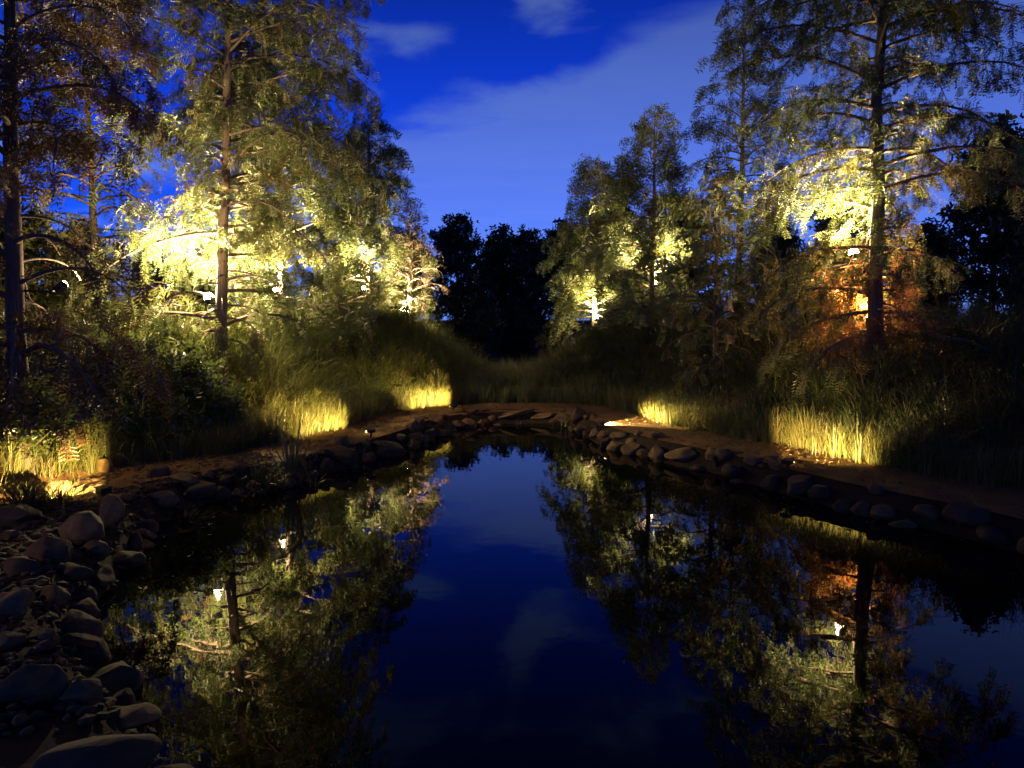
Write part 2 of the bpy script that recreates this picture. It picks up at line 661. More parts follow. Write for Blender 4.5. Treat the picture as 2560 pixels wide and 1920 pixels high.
def tree(name, base, H, r0, prof, n_prim, label, group=None, seed=1, t0=0.1, el=(5, 50), droop=70, twigs=8.0, twig_len=0.42,
         spray=0.17, step=0.075, tmpl=T_FINE, mat=M_needle, bark=M_bark, lean=(0, 0), limbs=True, tint_fn=None, hang=0.55,
         trunk_wob=0.02, keep=1.0, t_pow=1.0, cat='tree', open_front=0.0, open_from=0.0, open_to=0.85, double=False, clear=None, open_az=-math.pi / 2, prune2=None):
    r = np.random.default_rng(seed)
    root = empty(name, base)
    tag(root, label, cat, group)
    kk = 16
    tz = np.linspace(0, 1, kk)
    wob = np.cumsum(r.normal(0, trunk_wob, (kk, 2)), 0) * H / 10
    wob -= wob[0]
    TP = np.column_stack([lean[0] * tz + wob[:, 0], lean[1] * tz + wob[:, 1], tz * H - 0.15])
    TR = r0 * (1 - tz) ** 0.85 + 0.006
    TR[0] *= 1.45
    TR[1] *= 1.08
    trunk_mesh = tubes(TP[None], TR[None], 12)
    # primary limbs
    t = t0 + (0.985 - t0) * ((np.arange(n_prim) + r.random(n_prim)) / n_prim) ** t_pow
    az = np.arange(n_prim) * 2.39996 + r.normal(0, 0.35, n_prim)
    L = np.array([prof(v) for v in t]) * r.uniform(0.7, 1.12, n_prim)
    if open_front:           # few limbs on one side, as a rule the one that faces the water
        dv = np.abs((az - open_az + math.pi) % (2 * math.pi) - math.pi)
        L = L * np.where((dv < math.radians(68)) & (t < open_to) & (t > open_from), 1 - open_front, 1.0)
    if prune2:
        dv = np.abs((az - prune2[0] + math.pi) % (2 * math.pi) - math.pi)
        L = L * np.where((dv < prune2[1]) & (t < prune2[2]), prune2[3], 1.0)
    el0 = np.radians(el[0] + (el[1] - el[0]) * t + r.normal(0, 9, n_prim))
    m = 8
    P = np.empty((n_prim, m, 3))
    for c in range(3):
        P[:, 0, c] = np.interp(t, tz, TP[:, c])
    seg = L / (m - 1)
    a_ = az.copy()
    for k in range(1, m):
        e = el0 - math.radians(droop) * (k / (m - 1)) ** 1.7
        a_ = a_ + r.normal(0, 0.10, n_prim)
        P[:, k] = P[:, k - 1] + seg[:, None] * np.column_stack([np.cos(a_) * np.cos(e), np.sin(a_) * np.cos(e), np.sin(e)])
    rr = np.minimum(np.interp(t, tz, TR) * 0.42, 0.012 + 0.011 * L)
    R = rr[:, None] * np.linspace(1, 0.18, m)[None] ** 0.9
    if limbs:
        obj('trunk', make_mesh('trunk', *trunk_mesh, bark, True), root)
        big = L > 0.35
        for i in np.where(big)[0]:
            obj('limb', make_mesh('limb', *tubes(P[i:i + 1], R[i:i + 1], 6), bark, True), root)
        small = tubes(P[~big], R[~big], 4) if (~big).any() else None
    else:
        V, F = join([trunk_mesh, tubes(P, R, 4)])
        obj('trunk', make_mesh('trunk', V, F, bark, True), root)
        small = None
    # secondary twigs
    cnt = np.maximum((L * twigs).astype(int), 2)
    own = np.repeat(np.arange(n_prim), cnt)
    M = len(own)
    u = 0.12 + 0.88 * r.random(M) ** 0.85
    fi = u * (m - 1)
    i0 = np.minimum(fi.astype(int), m - 2)
    fr = (fi - i0)[:, None]
    start = P[own, i0] * (1 - fr) + P[own, i0 + 1] * fr
    pd = norm(P[own, i0 + 1] - P[own, i0])
    paz = np.arctan2(pd[:, 1], pd[:, 0])
    pel = np.arcsin(np.clip(pd[:, 2], -1, 1))
    tl = (twig_len * (0.45 + 0.55 * np.sqrt(np.minimum(L[own], 2.5) / 2)) * (1.15 - 0.6 * u)) * r.uniform(0.6, 1.3, M)
    saz = paz + np.where(r.random(M) < 0.5, -1, 1) * r.uniform(0.3, 1.3, M)
    sel = pel + np.radians(r.normal(5, 22, M))
    q = 5
    TW = np.empty((M, q, 3))
    TW[:, 0] = start
    for k in range(1, q):
        e = sel - hang * 1.25 * (k / (q - 1)) ** 1.2
        TW[:, k] = TW[:, k - 1] + (tl / (q - 1))[:, None] * np.column_stack([np.cos(saz) * np.cos(e), np.sin(saz) * np.cos(e), np.sin(e)])
    if clear is not None:
        lp = np.asarray(clear[:3]) - np.asarray(base)
        ok_ = np.linalg.norm(TW[:, 2:] - lp, axis=2).min(1) > clear[3] * 0.9
        TW, tl, own = TW[ok_], tl[ok_], own[ok_]
        M = len(own)
    twr = (0.0035 + 0.004 * tl)[:, None] * np.linspace(1, 0.35, q)[None]
    parts = [tubes(TW, twr, 3)] + ([small] if small else [])
    V, F = join(parts)
    tw = tag(obj('twigs', make_mesh('twigs', V, F, bark, True), root), kind='stuff')
    # leaf sprays along the twigs
    if spray:
        fc = np.maximum((tl / step).astype(int), 2)
        fo = np.repeat(np.arange(M), fc)
        if keep < 1:
            fo = fo[r.random(len(fo)) < keep]
        m2 = len(fo)
        u2 = 0.1 + 0.9 * r.random(m2)
        fi = u2 * (q - 1)
        i0 = np.minimum(fi.astype(int), q - 2)
        fr = (fi - i0)[:, None]
        pos = TW[fo, i0] * (1 - fr) + TW[fo, i0 + 1] * fr
        d = norm(TW[fo, i0 + 1] - TW[fo, i0])
        da = np.arctan2(d[:, 1], d[:, 0]) + np.where(r.random(m2) < 0.5, -1, 1) * r.uniform(0.2, 1.2, m2)
        de = np.arcsin(np.clip(d[:, 2], -1, 1)) - hang * r.uniform(0.0, 1.0, m2) + r.normal(0, 0.25, m2)
        ax = np.column_stack([np.cos(da) * np.cos(de), np.sin(da) * np.cos(de), np.sin(de)])
        if clear is not None:    # sprays left out round the lamp so that its light spreads
            lp = np.asarray(clear[:3]) - np.asarray(base)
            far_ = (np.linalg.norm((pos - lp) * (1, 1, 0.8), axis=1) > clear[3]) & (np.linalg.norm((pos @ TURN + (0, 0, 0.11) - lp) * (1, 1, 0.8), axis=1) > clear[3])
            pos, ax, fo = pos[far_], ax[far_], fo[far_]
            m2 = len(pos)
        sz = spray * r.uniform(0.6, 1.25, m2)
        clump = r.normal(0, 0.13, n_prim)[own][fo] + r.normal(0, 0.08, M)[fo]
        ti = np.clip(0.42 + clump + r.normal(0, 0.12, m2), 0.02, 0.8)
        if tint_fn:
            ti = tint_fn(ti, pos, r)
        V, F, tt = sprays(tmpl, pos, ax, sz, r, ti)
        cr = tag(obj('crown', make_mesh('crown', V, F, mat, False, tt), root), kind='stuff')
        if double:           # the crown is denser than one set of sprays: a second set, turned a little, fills it
            for src in (cr, tw):
                c2 = src.copy()
                COL.objects.link(c2)
                c2.parent = root
                c2.rotation_euler = (0, 0, 0.42)
                c2.location = (0.0, 0.0, 0.11)
    return root


def cone(rmax, low=0.55, peak=0.25):
    """crown half-width against relative height"""
    def f(t):
        if t < peak:
            return rmax * (low + (1 - low) * (t / peak))
        return rmax * max(0.05, ((1 - t) / (1 - peak)) ** 0.62)
    return f


def rooted(px, py, Y):
    """ground position under the image column px at depth Y"""
    q = at_y(px, py, Y)
    return np.array([q[0], Y, hz(q[0], Y)])


def rust_low(z_lo, z_hi, amount, rad):
    def f(ti, pos, r):
        w_ = (1 - sst(z_lo, z_hi, pos[:, 2])) * (1 - sst(rad * 0.7, rad, np.hypot(pos[:, 0], pos[:, 1])))
        hit = r.random(len(ti)) < w_ * amount
        return np.where(hit, np.clip(r.normal(0.93, 0.06, len(ti)), 0.8, 1.0), ti)
    return f


def rust_some(frac):
    def f(ti, pos, r):
        hit = r.random(len(ti)) < frac
        return np.where(hit, np.clip(r.normal(0.9, 0.07, len(ti)), 0.75, 1.0), ti)
    return f


TREES = {}
# left foreground pair and the group behind it
b = rooted(471, 740, 11.3)
TREES['left'] = (tree('cypress_tree', b, 9.4, 0.085, cone(2.8, 0.8, 0.5), 135, 'tall drooping cypress left of the pond with a floodlight strapped to its dark trunk',
                      'lit cypress trees round the pond', 11, t0=0.09, el=(4, 48), droop=62, twigs=13, twig_len=0.46, spray=0.135, step=0.05, tmpl=T_MED, lean=(0.4, 0), clear=(*at_y(448, 632, 11.4), 0.7), double=True, open_front=0.78, open_to=0.66, open_az=-math.pi / 2 - 0.2, prune2=(-0.2, 0.95, 0.34, 0.4), tint_fn=rust_some(0.06)), b)
b = rooted(610, 740, 15.0)
TREES['left_back'] = (tree('cypress_tree', b, 6.4, 0.075, cone(2.1, 0.8, 0.35), 80, 'yellow green cypress glowing just behind the tall left tree',
                           'lit cypress trees round the pond', 12, t0=0.08, twigs=10.5, twig_len=0.48, spray=0.17, step=0.062, tmpl=T_SMALL, clear=(*at_y(604, 625, 15.0), 0.55), double=True, open_front=0.6), b)
b = rooted(795, 740, 22.6)
TREES['left_far'] = (tree('cypress_tree', b, 6.3, 0.085, cone(2.2, 0.75, 0.4), 76, 'dark topped loose cypress beside the bare reddish tree with a lamp low in it',
                          'lit cypress trees round the pond', 13, t0=0.1, twigs=9, twig_len=0.55, spray=0.20, step=0.075, tmpl=T_SMALL, clear=(*at_y(790, 620, 22.4), 0.6), double=True), b)
b = rooted(884, 760, 22.0)
TREES['bare'] = (tree('bare_tree', b, 3.75, 0.06, cone(1.15, 0.75, 0.35), 58, 'small bare reddish brown tree with curling branches lit by a bright lamp',
                      None, 14, t0=0.06, el=(15, 45), droop=75, twigs=15, twig_len=0.55, spray=0.10, step=0.11, tmpl=T_COARSE, mat=M_brown, bark=M_bare, keep=0.16, lean=(0.1, 0)), b)
b = rooted(28, 700, 7.6)
TREES['left_edge'] = (tree('cypress_tree', b, 8.2, 0.095, cone(2.0, 0.8, 0.35), 84, 'shadowy bronze brown cypress cut off by the left edge of the photo',
                           None, 15, t0=0.10, twigs=14, spray=0.13, step=0.055, tmpl=T_MED, clear=(-4.5, 8.4, 2.7, 0.9), open_front=0.6, open_az=math.radians(65), open_to=0.42, double=True, mat=M_brown, lean=(0.1, 0.0)), b)
b = rooted(205, 600, 14.5)
TREES['left_mid'] = (tree('cypress_tree', b, 6.8, 0.08, cone(1.7, 0.7, 0.4), 64, 'thin unlit cypress between the left edge tree and the tall lit one',
                          None, 16, t0=0.15, twigs=9, spray=0.22, step=0.10, tmpl=T_MED, keep=0.85, tint_fn=rust_some(0.2)), b)
# right bank
b = rooted(1889, 720, 11.3)
TREES['right'] = (tree('cypress_tree', b, 9.6, 0.105, cone(2.35, 0.95, 0.55), 135, 'big cypress on the right with black trunk, glowing middle and rusty lower branches',
                       'lit cypress trees round the pond', 17, t0=0.02, el=(-2, 54), droop=58, twigs=12.5, twig_len=0.46, spray=0.135, step=0.052, tmpl=T_MED, lean=(0.12, 0), clear=(*at_y(1868, 532, 11.7), 0.5), double=True, open_front=0.75, open_from=0.06, open_az=-math.pi / 2 - 0.2, open_to=0.46, tint_fn=rust_low(0.9, 1.7, 0.92, 1.05)), b)
b = rooted(1404, 700, 17.8)
TREES['right_mid'] = (tree('cypress_tree', b, 5.3, 0.075, cone(1.75, 0.8, 0.35), 84, 'mid sized cypress with dark pointed top and lamp lit middle right of the open sky',
                           'lit cypress trees round the pond', 18, t0=0.08, twigs=11, twig_len=0.48, spray=0.17, step=0.062, tmpl=T_SMALL, clear=(*at_y(1414, 605, 17.9), 0.55), double=True, open_front=0.6), b)
b = rooted(1592, 600, 19.5)
TREES['right_tall'] = (tree('cypress_tree', b, 8.2, 0.095, cone(1.65, 0.75, 0.5), 84, 'slender tall grey blue cypress with visible trunk against the cloud',
                            None, 19, t0=0.12, twigs=10, twig_len=0.48, spray=0.18, step=0.068, tmpl=T_SMALL), b)
b = rooted(1545, 740, 13.6)
TREES['right_low'] = (tree('cypress_tree', b, 3.9, 0.055, cone(1.5, 0.8, 0.4), 64, 'low olive cypress standing in front of the slender tall one',
                           None, 20, t0=0.06, twigs=9, spray=0.18, step=0.075, tint_fn=rust_some(0.15)), b)
b = rooted(1285, 740, 23.7)
TREES['right_far'] = (tree('cypress_tree', b, 5.3, 0.08, cone(1.75, 0.8, 0.4), 78, 'farthest lit cypress on the right bordering the dark woodland gap',
                           'lit cypress trees round the pond', 21, t0=0.08, twigs=10, twig_len=0.5, spray=0.19, step=0.07, tmpl=T_SMALL, clear=(*at_y(1287, 680, 23.4), 0.6), double=True), b)

# dark woodland beyond: a few shapes, shared mesh data, one object per tree
proto = tree('woodland_tree', (0, 70, 0.3), 10.5, 0.22, cone(4.0, 0.85, 0.4), 70, 'x', None, 31, t0=0.08, el=(15, 60), droop=35, twigs=5, twig_len=1.0,
             spray=0.55, step=0.16, tmpl=T_COARSE, mat=M_dark, limbs=False, hang=0.2)
proto2 = tree('woodland_tree', (0, 72, 0.3), 9.0, 0.2, cone(3.4, 0.8, 0.5), 64, 'x', None, 32, t0=0.06, el=(20, 70), droop=25, twigs=5, twig_len=1.0,
              spray=0.55, step=0.16, tmpl=T_COARSE, mat=M_dark, limbs=False, hang=0.15)
proto3 = tree('olive_tree', (0, 30, 0.3), 5.2, 0.12, cone(2.3, 0.85, 0.4), 60, 'x', None, 33, t0=0.04, el=(20, 65), droop=35, twigs=6.5, twig_len=0.75,
              spray=0.36, step=0.12, tmpl=T_COARSE, mat=M_olive, limbs=False, hang=0.3)


def place(src, first, px, py_top, Y, label, group, rot, xy=1.0):
    """stand a tree so that its tip reaches the image row py_top"""
    if first:
        o, kids = src, []
    else:
        o = src.copy()
        COL.objects.link(o)
        for ch in src.children:
            c = ch.copy()
            COL.objects.link(c)
            c.parent = o
    top = at_y(px, py_top, Y)
    gz = hz(top[0], Y)
    hgt = max(v.co.z for v in src.children[0].data.vertices)
    k = (top[2] - gz) / hgt
    o.location = (top[0], Y, gz)
    o.scale = (k * xy, k * xy, k)
    o.rotation_euler = (0, 0, rot)
    tag(o, label, src['category'], group)
    return o


far = [(985, 452, 62, 'dark evergreen with the highest tip in the gap under the sky', 0, 1.0),
       (1085, 482, 66, 'rounded black evergreen in the middle of the woodland gap', 1, 0.95),
       (1142, 482, 64, 'black evergreen at the right end of the woodland gap', 0, 0.85),
       (1215, 470, 55, 'dark woodland tree behind the farthest lit cypress', 1, 1.0),
       (1330, 420, 52, 'dark woodland tree behind the mid sized right cypress', 0, 1.1),
       (1470, 430, 48, 'dark woodland tree between the right cypress trunks', 1, 1.1),
       (1680, 470, 34, 'dark woodland tree left of the big right cypress', 0, 1.0),
       (1800, 520, 30, 'dark woodland tree behind the glow of the big right cypress', 1, 1.2),
       (2010, 470, 27, 'dark woodland tree right of the big right cypress', 0, 1.0),
       (2165, 240, 24, 'tall black woodland tree at the right edge of the photo', 1, 0.8),
       (2330, 330, 20, 'black woodland tree mostly past the right edge', 0, 0.9),
       (880, 500, 60, 'dark woodland tree behind the bare reddish tree', 1, 1.0),
       (760, 520, 52, 'dark woodland tree behind the loose left cypress', 0, 1.1),
       (560, 560, 44, 'dark woodland tree behind the yellow green cypress', 1, 1.2),
       (330, 520, 36, 'dark woodland tree left behind the tall lit cypress', 0, 1.0),
       (170, 470, 30, 'dark woodland tree in the gap by the left edge', 1, 0.9),
       (-20, 420, 24, 'dark woodland tree at the far left edge', 0, 1.0)]
seen = {0: False, 1: False}
for i, (px, py, Y, lab, kind, xy) in enumerate(far):
    src = (proto, proto2)[kind]
    place(src, not seen[kind], px, py, Y, lab, 'dark woodland trees behind the garden', i * 1.3, xy)
    seen[kind] = True
mids = [(1010, 585, 30, 'olive brown bushy tree left in the dark gap'), (1110, 640, 33, 'dim olive bushy tree right in the dark gap'),
        (1190, 690, 27, 'low dark bush tree before the farthest lit cypress'), (700, 600, 24, 'olive bush tree under the loose left cypress'),
        (1640, 640, 17, 'low olive bush between the two right cypresses'), (2120, 640, 15, 'dark olive bush right of the big cypress'),
        (1760, 690, 16, 'olive bush behind the left flank of the big right cypress'), (2330, 560, 13, 'dark bush at the right edge of the bank'),
        (250, 640, 17, 'olive bush left behind the tall lit cypress'), (70, 440, 13, 'dark bush behind the left edge tree'),
        (935, 640, 38, 'low dim bush closing the view right of the bare tree'), (1060, 720, 42, 'low dim bush in the middle of the dark gap'),
        (1225, 640, 40, 'low dim bush behind the farthest lit cypress'), (1420, 640, 34, 'low dim bush behind the mid sized right cypress'),
        (1540, 620, 28, 'low dim bush behind the slender tall cypress'), (1835, 395, 20, 'low dim bush straight behind the big right cypress'),
        (2010, 540, 25, 'low dim bush beyond the right flank of the big cypress'), (2230, 560, 19, 'low dim bush at the right border'),
        (830, 680, 36, 'low dim bush behind the bare tree and its neighbour'), (430, 540, 24, 'low dim bush straight behind the tall left cypress'),
        (560, 590, 27, 'low dim bush behind the yellow green cypress'), (160, 500, 20, 'low dim bush behind the thin unlit cypress'), (-30, 600, 17, 'low dim bush at the left border')]
for i, (px, py, Y, lab) in enumerate(mids):
    place(proto3, i == 0, px, py, Y, lab, 'bushy trees filling the gaps', i * 0.9 + 0.4, 1.15)

b = rooted(880, 800, 20.6)
tree('golden_bush', b, 1.35, 0.03, cone(0.62, 0.9, 0.35), 60, 'golden feathery bush below the blinding lamp by the bare tree', None, 51, t0=0.03, el=(20, 60), droop=60, twigs=14, twig_len=0.3,
     spray=0.14, step=0.07, tmpl=T_MED, limbs=False, cat='bush')

# pale tie bands on the left trunk
root, b = TREES['left']
zt = at_y(482, 508, 11.3)[2] - b[2]
V, Q = lathe([(0.083, -0.014), (0.088, -0.010), (0.088, 0.010), (0.083, 0.014)], 20)
o = obj('tie_band', make_mesh('tie_band', V, Q, M_tag, True), root)
o.location = (at_y(482, 508, 11.3)[0] - b[0], 0.0, zt)
o.rotation_euler = (0.1, 0.25, 0)

# ------------------------------------------------------------------ shrubs


def shrub(px, py_top, Y, width, label, seed, mat=M_shrub, size=0.16, n=900):
    r = np.random.default_rng(seed)
    top = at_y(px, py_top, Y)
    gz = hz(top[0], Y)
    Hs = top[2] - gz
    root = empty('leafy_shrub', (top[0], Y, gz))
    tag(root, label, 'shrub', 'leafy shrubs on the left bank')
    ns = 26
    az = r.random(ns) * 6.283
    out_ = np.sqrt(r.random(ns)) * width / 2
    k = np.linspace(0, 1, 6)
    P = np.empty((ns, 6, 3))
    hh = Hs * (1 - 0.45 * (out_ / (width / 2)) ** 2) * r.uniform(0.7, 0.98, ns)
    P[:, :, 0] = (np.cos(az) * out_)[:, None] * k ** 1.4
    P[:, :, 1] = (np.sin(az) * out_)[:, None] * k ** 1.4
    P[:, :, 2] = hh[:, None] * k - 0.05
    P[:, 1:, :2] += r.normal(0, 0.02, (ns, 5, 2))
    obj('stems', make_mesh('stems', *tubes(P, 0.009 * np.linspace(1, 0.3, 6)[None] * np.ones((ns, 1)), 4), M_bark, True), root)
    own = r.integers(0, ns, n)
    u = 0.15 + 0.85 * r.random(n) ** 0.7
    fi = u * 5
    i0 = np.minimum(fi.astype(int), 4)
    pos = P[own, i0] + (P[own, i0 + 1] - P[own, i0]) * (fi - i0)[:, None] + r.normal(0, 0.05, (n, 3))
    a = r.random(n) * 6.283
    e = np.radians(r.normal(30, 25, n))
    ax = np.column_stack([np.cos(a) * np.cos(e), np.sin(a) * np.cos(e), np.sin(e)])
    V, F, tt = sprays(T_BROAD, pos, ax, size * r.uniform(0.7, 1.3, n), r, np.clip(r.normal(0.5, 0.22, n), 0, 1))
    tag(obj('foliage', make_mesh('foliage', V, F, mat, False, tt), root), kind='stuff')


shrub(350, 668, 9.7, 1.5, 'leafy shrub with narrow pointed leaves below the tall left cypress', 41, n=1300)
shrub(215, 690, 9.3, 1.4, 'dim leafy shrub left of the brighter pointed leaved one', 42)
shrub(95, 700, 8.6, 1.5, 'dark leafy shrub under the left edge tree', 43)
shrub(10, 760, 7.6, 1.3, 'darkest leafy shrub in the lower left corner of the bank', 44)
shrub(270, 800, 8.9, 1.1, 'low dark shrub above the pale boulder at the bank foot', 45)
shrub(440, 790, 9.6, 0.9, 'small shadowed shrub beside the trunk of the tall left cypress', 46)

# ------------------------------------------------------------------ grasses


def blades(roots, az, length, el0, droop, width, r, tint, npt=5):
    M = len(roots)
    P = np.empty((M, npt, 3))
    P[:, 0] = roots
    a = az.copy()
    for k in range(1, npt):
        e = el0 - droop * ((k - 0.5) / (npt - 1)) ** 1.3
        a = a + r.normal(0, 0.06, M)
        P[:, k] = P[:, k - 1] + (length / (npt - 1))[:, None] * np.column_stack([np.cos(a) * np.cos(e), np.sin(a) * np.cos(e), np.sin(e)])
    sa = az + math.pi / 2 + r.normal(0, 0.5, M)
    S = np.column_stack([np.cos(sa), np.sin(sa), r.normal(0, 0.25, M)])
    wk = np.array([0.8, 1.0, 0.85, 0.55, 0.12])[:npt]
    V = np.stack([P - S[:, None] * (width[:, None] * wk)[:, :, None] / 2, P + S[:, None] * (width[:, None] * wk)[:, :, None] / 2], 2)
    idx = np.arange(M * npt * 2).reshape(M, npt, 2)
    F = np.stack([idx[:, :-1, 0], idx[:, :-1, 1], idx[:, 1:, 1], idx[:, 1:, 0]], -1).reshape(-1, 4)
    return V.reshape(-1, 3), F, np.repeat(tint, npt * 2)


def grass_patch(name, label, centers, per, length, width, r, tint_mu, spread=0.12, el=(82, 14), droop=(75, 25), mat=M_grass, outward=None, push=0.0):
    n = len(centers)
    k = np.repeat(np.arange(n), per)
    M = len(k)
    az = r.random(M) * 6.283
    size = r.uniform(0.6, 1.25, n)[k]
    rad = np.abs(r.normal(0, spread, M))
    xy = centers[k] + np.column_stack([np.cos(az), np.sin(az)]) * rad[:, None]
    if outward is not None:     # tufts lean down the bank, towards the path
        az = np.where(r.random(M) < push, outward[k] + r.normal(0, 0.6, M), az)
    z = height(xy) - 0.02
    L = length * size * r.uniform(0.6, 1.2, M)
    V, F, tt = blades(np.column_stack([xy, z]), az, L, np.radians(np.clip(r.normal(el[0], el[1], M), 35, 92)),
                      np.radians(np.clip(r.normal(droop[0], droop[1], M), 5, 150)), width * r.uniform(0.7, 1.3, M), r,
                      np.clip(tint_mu + r.normal(0, 0.12, n)[k] + r.normal(0, 0.14, M), 0, 1))
    o = obj(name, make_mesh(name, V, F, mat, False, tt))
    tag(o, label, 'grass', kind='stuff')
    return o


r = np.random.default_rng(77)
jx, jy = np.meshgrid(np.arange(-9, 9, 0.42), np.arange(4.5, 23, 0.42), indexing='ij')
C = np.column_stack([jx.ravel(), jy.ravel()]) + r.uniform(-0.16, 0.16, (jx.size, 2))
CS = sdf(C)
e_ = 0.05
grad = np.column_stack([sdf(C + (e_, 0)) - sdf(C - (e_, 0)), sdf(C + (0, e_)) - sdf(C - (0, e_))])
down = np.arctan2(-grad[:, 1], -grad[:, 0])
vis = (np.abs(C[:, 0]) < 0.75 * C[:, 1] + 0.8)
tall = (CS > 1.45) & (CS < np.where(C[:, 1] > 12, 8.0, 4.6)) & vis
left = tall & (C[:, 0] < -0.9) & (C[:, 1] > 7.2)
right = tall & (C[:, 0] > 0.9)
back = (CS > 1.4) & (CS < 7) & (np.abs(C[:, 0]) <= 1.6) & (C[:, 1] > 13)
grass_patch('bank_grass', 'long feathery grass arching over the left bank under the lit trees', C[left], 118, 0.88, 0.0065, r, 0.40, el=(72, 15), droop=(95, 28), outward=down[left], push=0.6)
grass_patch('bank_grass', 'tussocky grass covering the right bank, blades darkened for its shade', C[right], 100, 0.78, 0.007, r, 0.22, el=(72, 15), droop=(95, 28), outward=down[right], push=0.55, mat=M_reed)  # shade of the unlit bank painted in: darker material and tint than the left
grass_patch('meadow_grass', 'low straw green grass behind the far end of the path', C[back], 110, 0.52, 0.009, r, 0.6, el=(86, 9), droop=(40, 20))
# upright border along the outer edge of the path
bord = []
for o_, jit in ((1.20, 0.05), (1.36, 0.06)):
    R_ = SHORE + nn * (o_ + pshift)[:, None]
    for i in order:
        a_, b2 = R_[i], R_[(i + 1) % len(R_)]
        L_ = np.linalg.norm(b2 - a_)
        for t_ in np.arange(0, 1, max(0.16 / max(L_, 0.01), 0.2)):
            bord.append(a_ + (b2 - a_) * t_ + r.normal(0, jit, 2))
bord = np.array(bord)
bs = sdf(bord)
bord = bord[(bs > 1.0) & (np.abs(bord[:, 0]) < 0.72 * bord[:, 1] + 0.6)]
grass_patch('border_grass', 'fine upright grass edging the outer side of the path', bord, 64, 0.44, 0.005, r, 0.55, spread=0.07, el=(84, 10), droop=(35, 22))

# ------------------------------------------------------------------ stones


def rock_mesh(seed, flat=0.7):
    r_ = np.random.default_rng(seed)
    bm_V, bm_F = ICO
    V = bm_V.copy()
    for _ in range(15):
        d = norm(r_.normal(0, 1, 3))
        off = r_.uniform(0.62, 0.9)
        ex = V @ d - off
        V -= np.outer(np.maximum(ex, 0) * 0.92, d)
    ph = r_.random(9) * 6.28
    nz_ = (np.sin(V[:, 0] * 3.1 + ph[0]) * np.sin(V[:, 1] * 2.7 + ph[1]) + np.sin(V[:, 2] * 4.3 + ph[2]) * np.sin(V[:, 0] * 5.2 + ph[3]) * 0.5 +
           np.sin(V[:, 1] * 9 + ph[4]) * np.sin(V[:, 2] * 8 + ph[5]) * np.sin(V[:, 0] * 7 + ph[6]) * 0.3)
    V = V * (1 + 0.07 * nz_)[:, None]
    V = V / np.abs(V).max(0)
    return make_mesh('stone', V * 0.5, bm_F, M_rock, True)


def icosphere(level):
    t = (1 + 5 ** 0.5) / 2
    V = [(-1, t, 0), (1, t, 0), (-1, -t, 0), (1, -t, 0), (0, -1, t), (0, 1, t), (0, -1, -t), (0, 1, -t), (t, 0, -1), (t, 0, 1), (-t, 0, -1), (-t, 0, 1)]
    V = [np.array(v) / np.linalg.norm(v) for v in V]
    F = [(0, 11, 5), (0, 5, 1), (0, 1, 7), (0, 7, 10), (0, 10, 11), (1, 5, 9), (5, 11, 4), (11, 10, 2), (10, 7, 6), (7, 1, 8),
         (3, 9, 4), (3, 4, 2), (3, 2, 6), (3, 6, 8), (3, 8, 9), (4, 9, 5), (2, 4, 11), (6, 2, 10), (8, 6, 7), (9, 8, 1)]
    for _ in range(level):
        cache, nf = {}, []

        def mid(a, b):
            k = (min(a, b), max(a, b))
            if k not in cache:
                v = V[a] + V[b]
                V.append(v / np.linalg.norm(v))
                cache[k] = len(V) - 1
            return cache[k]
        for a, b, c in F:
            ab, bc, ca = mid(a, b), mid(b, c), mid(c, a)
            nf += [(a, ab, ca), (b, bc, ab), (c, ca, bc), (ab, bc, ca)]
        F = nf
    return np.array(V), np.array(F)


ICO = icosphere(3)
ROCKS = [rock_mesh(100 + i) for i in range(14)]
placed = []


def stone(pos, size, label, group=None, seed=0, name='boulder', sink=0.2):
    """size = width, depth, height in metres; pos = ground point"""
    r_ = np.random.default_rng(1000 + seed)
    o = obj(name, ROCKS[seed % len(ROCKS)])
    o.scale = size
    o.rotation_euler = (r_.normal(0, 0.12), r_.normal(0, 0.12), r_.random() * 0.9 - 0.45 if name == 'boulder' else r_.random() * 6.28)
    o.location = (pos[0], pos[1], pos[2] + size[2] * (0.5 - sink))
    tag(o, label, 'stone', group)
    placed.append((pos[0], pos[1], max(size[0], size[1]) / 2))
    return o


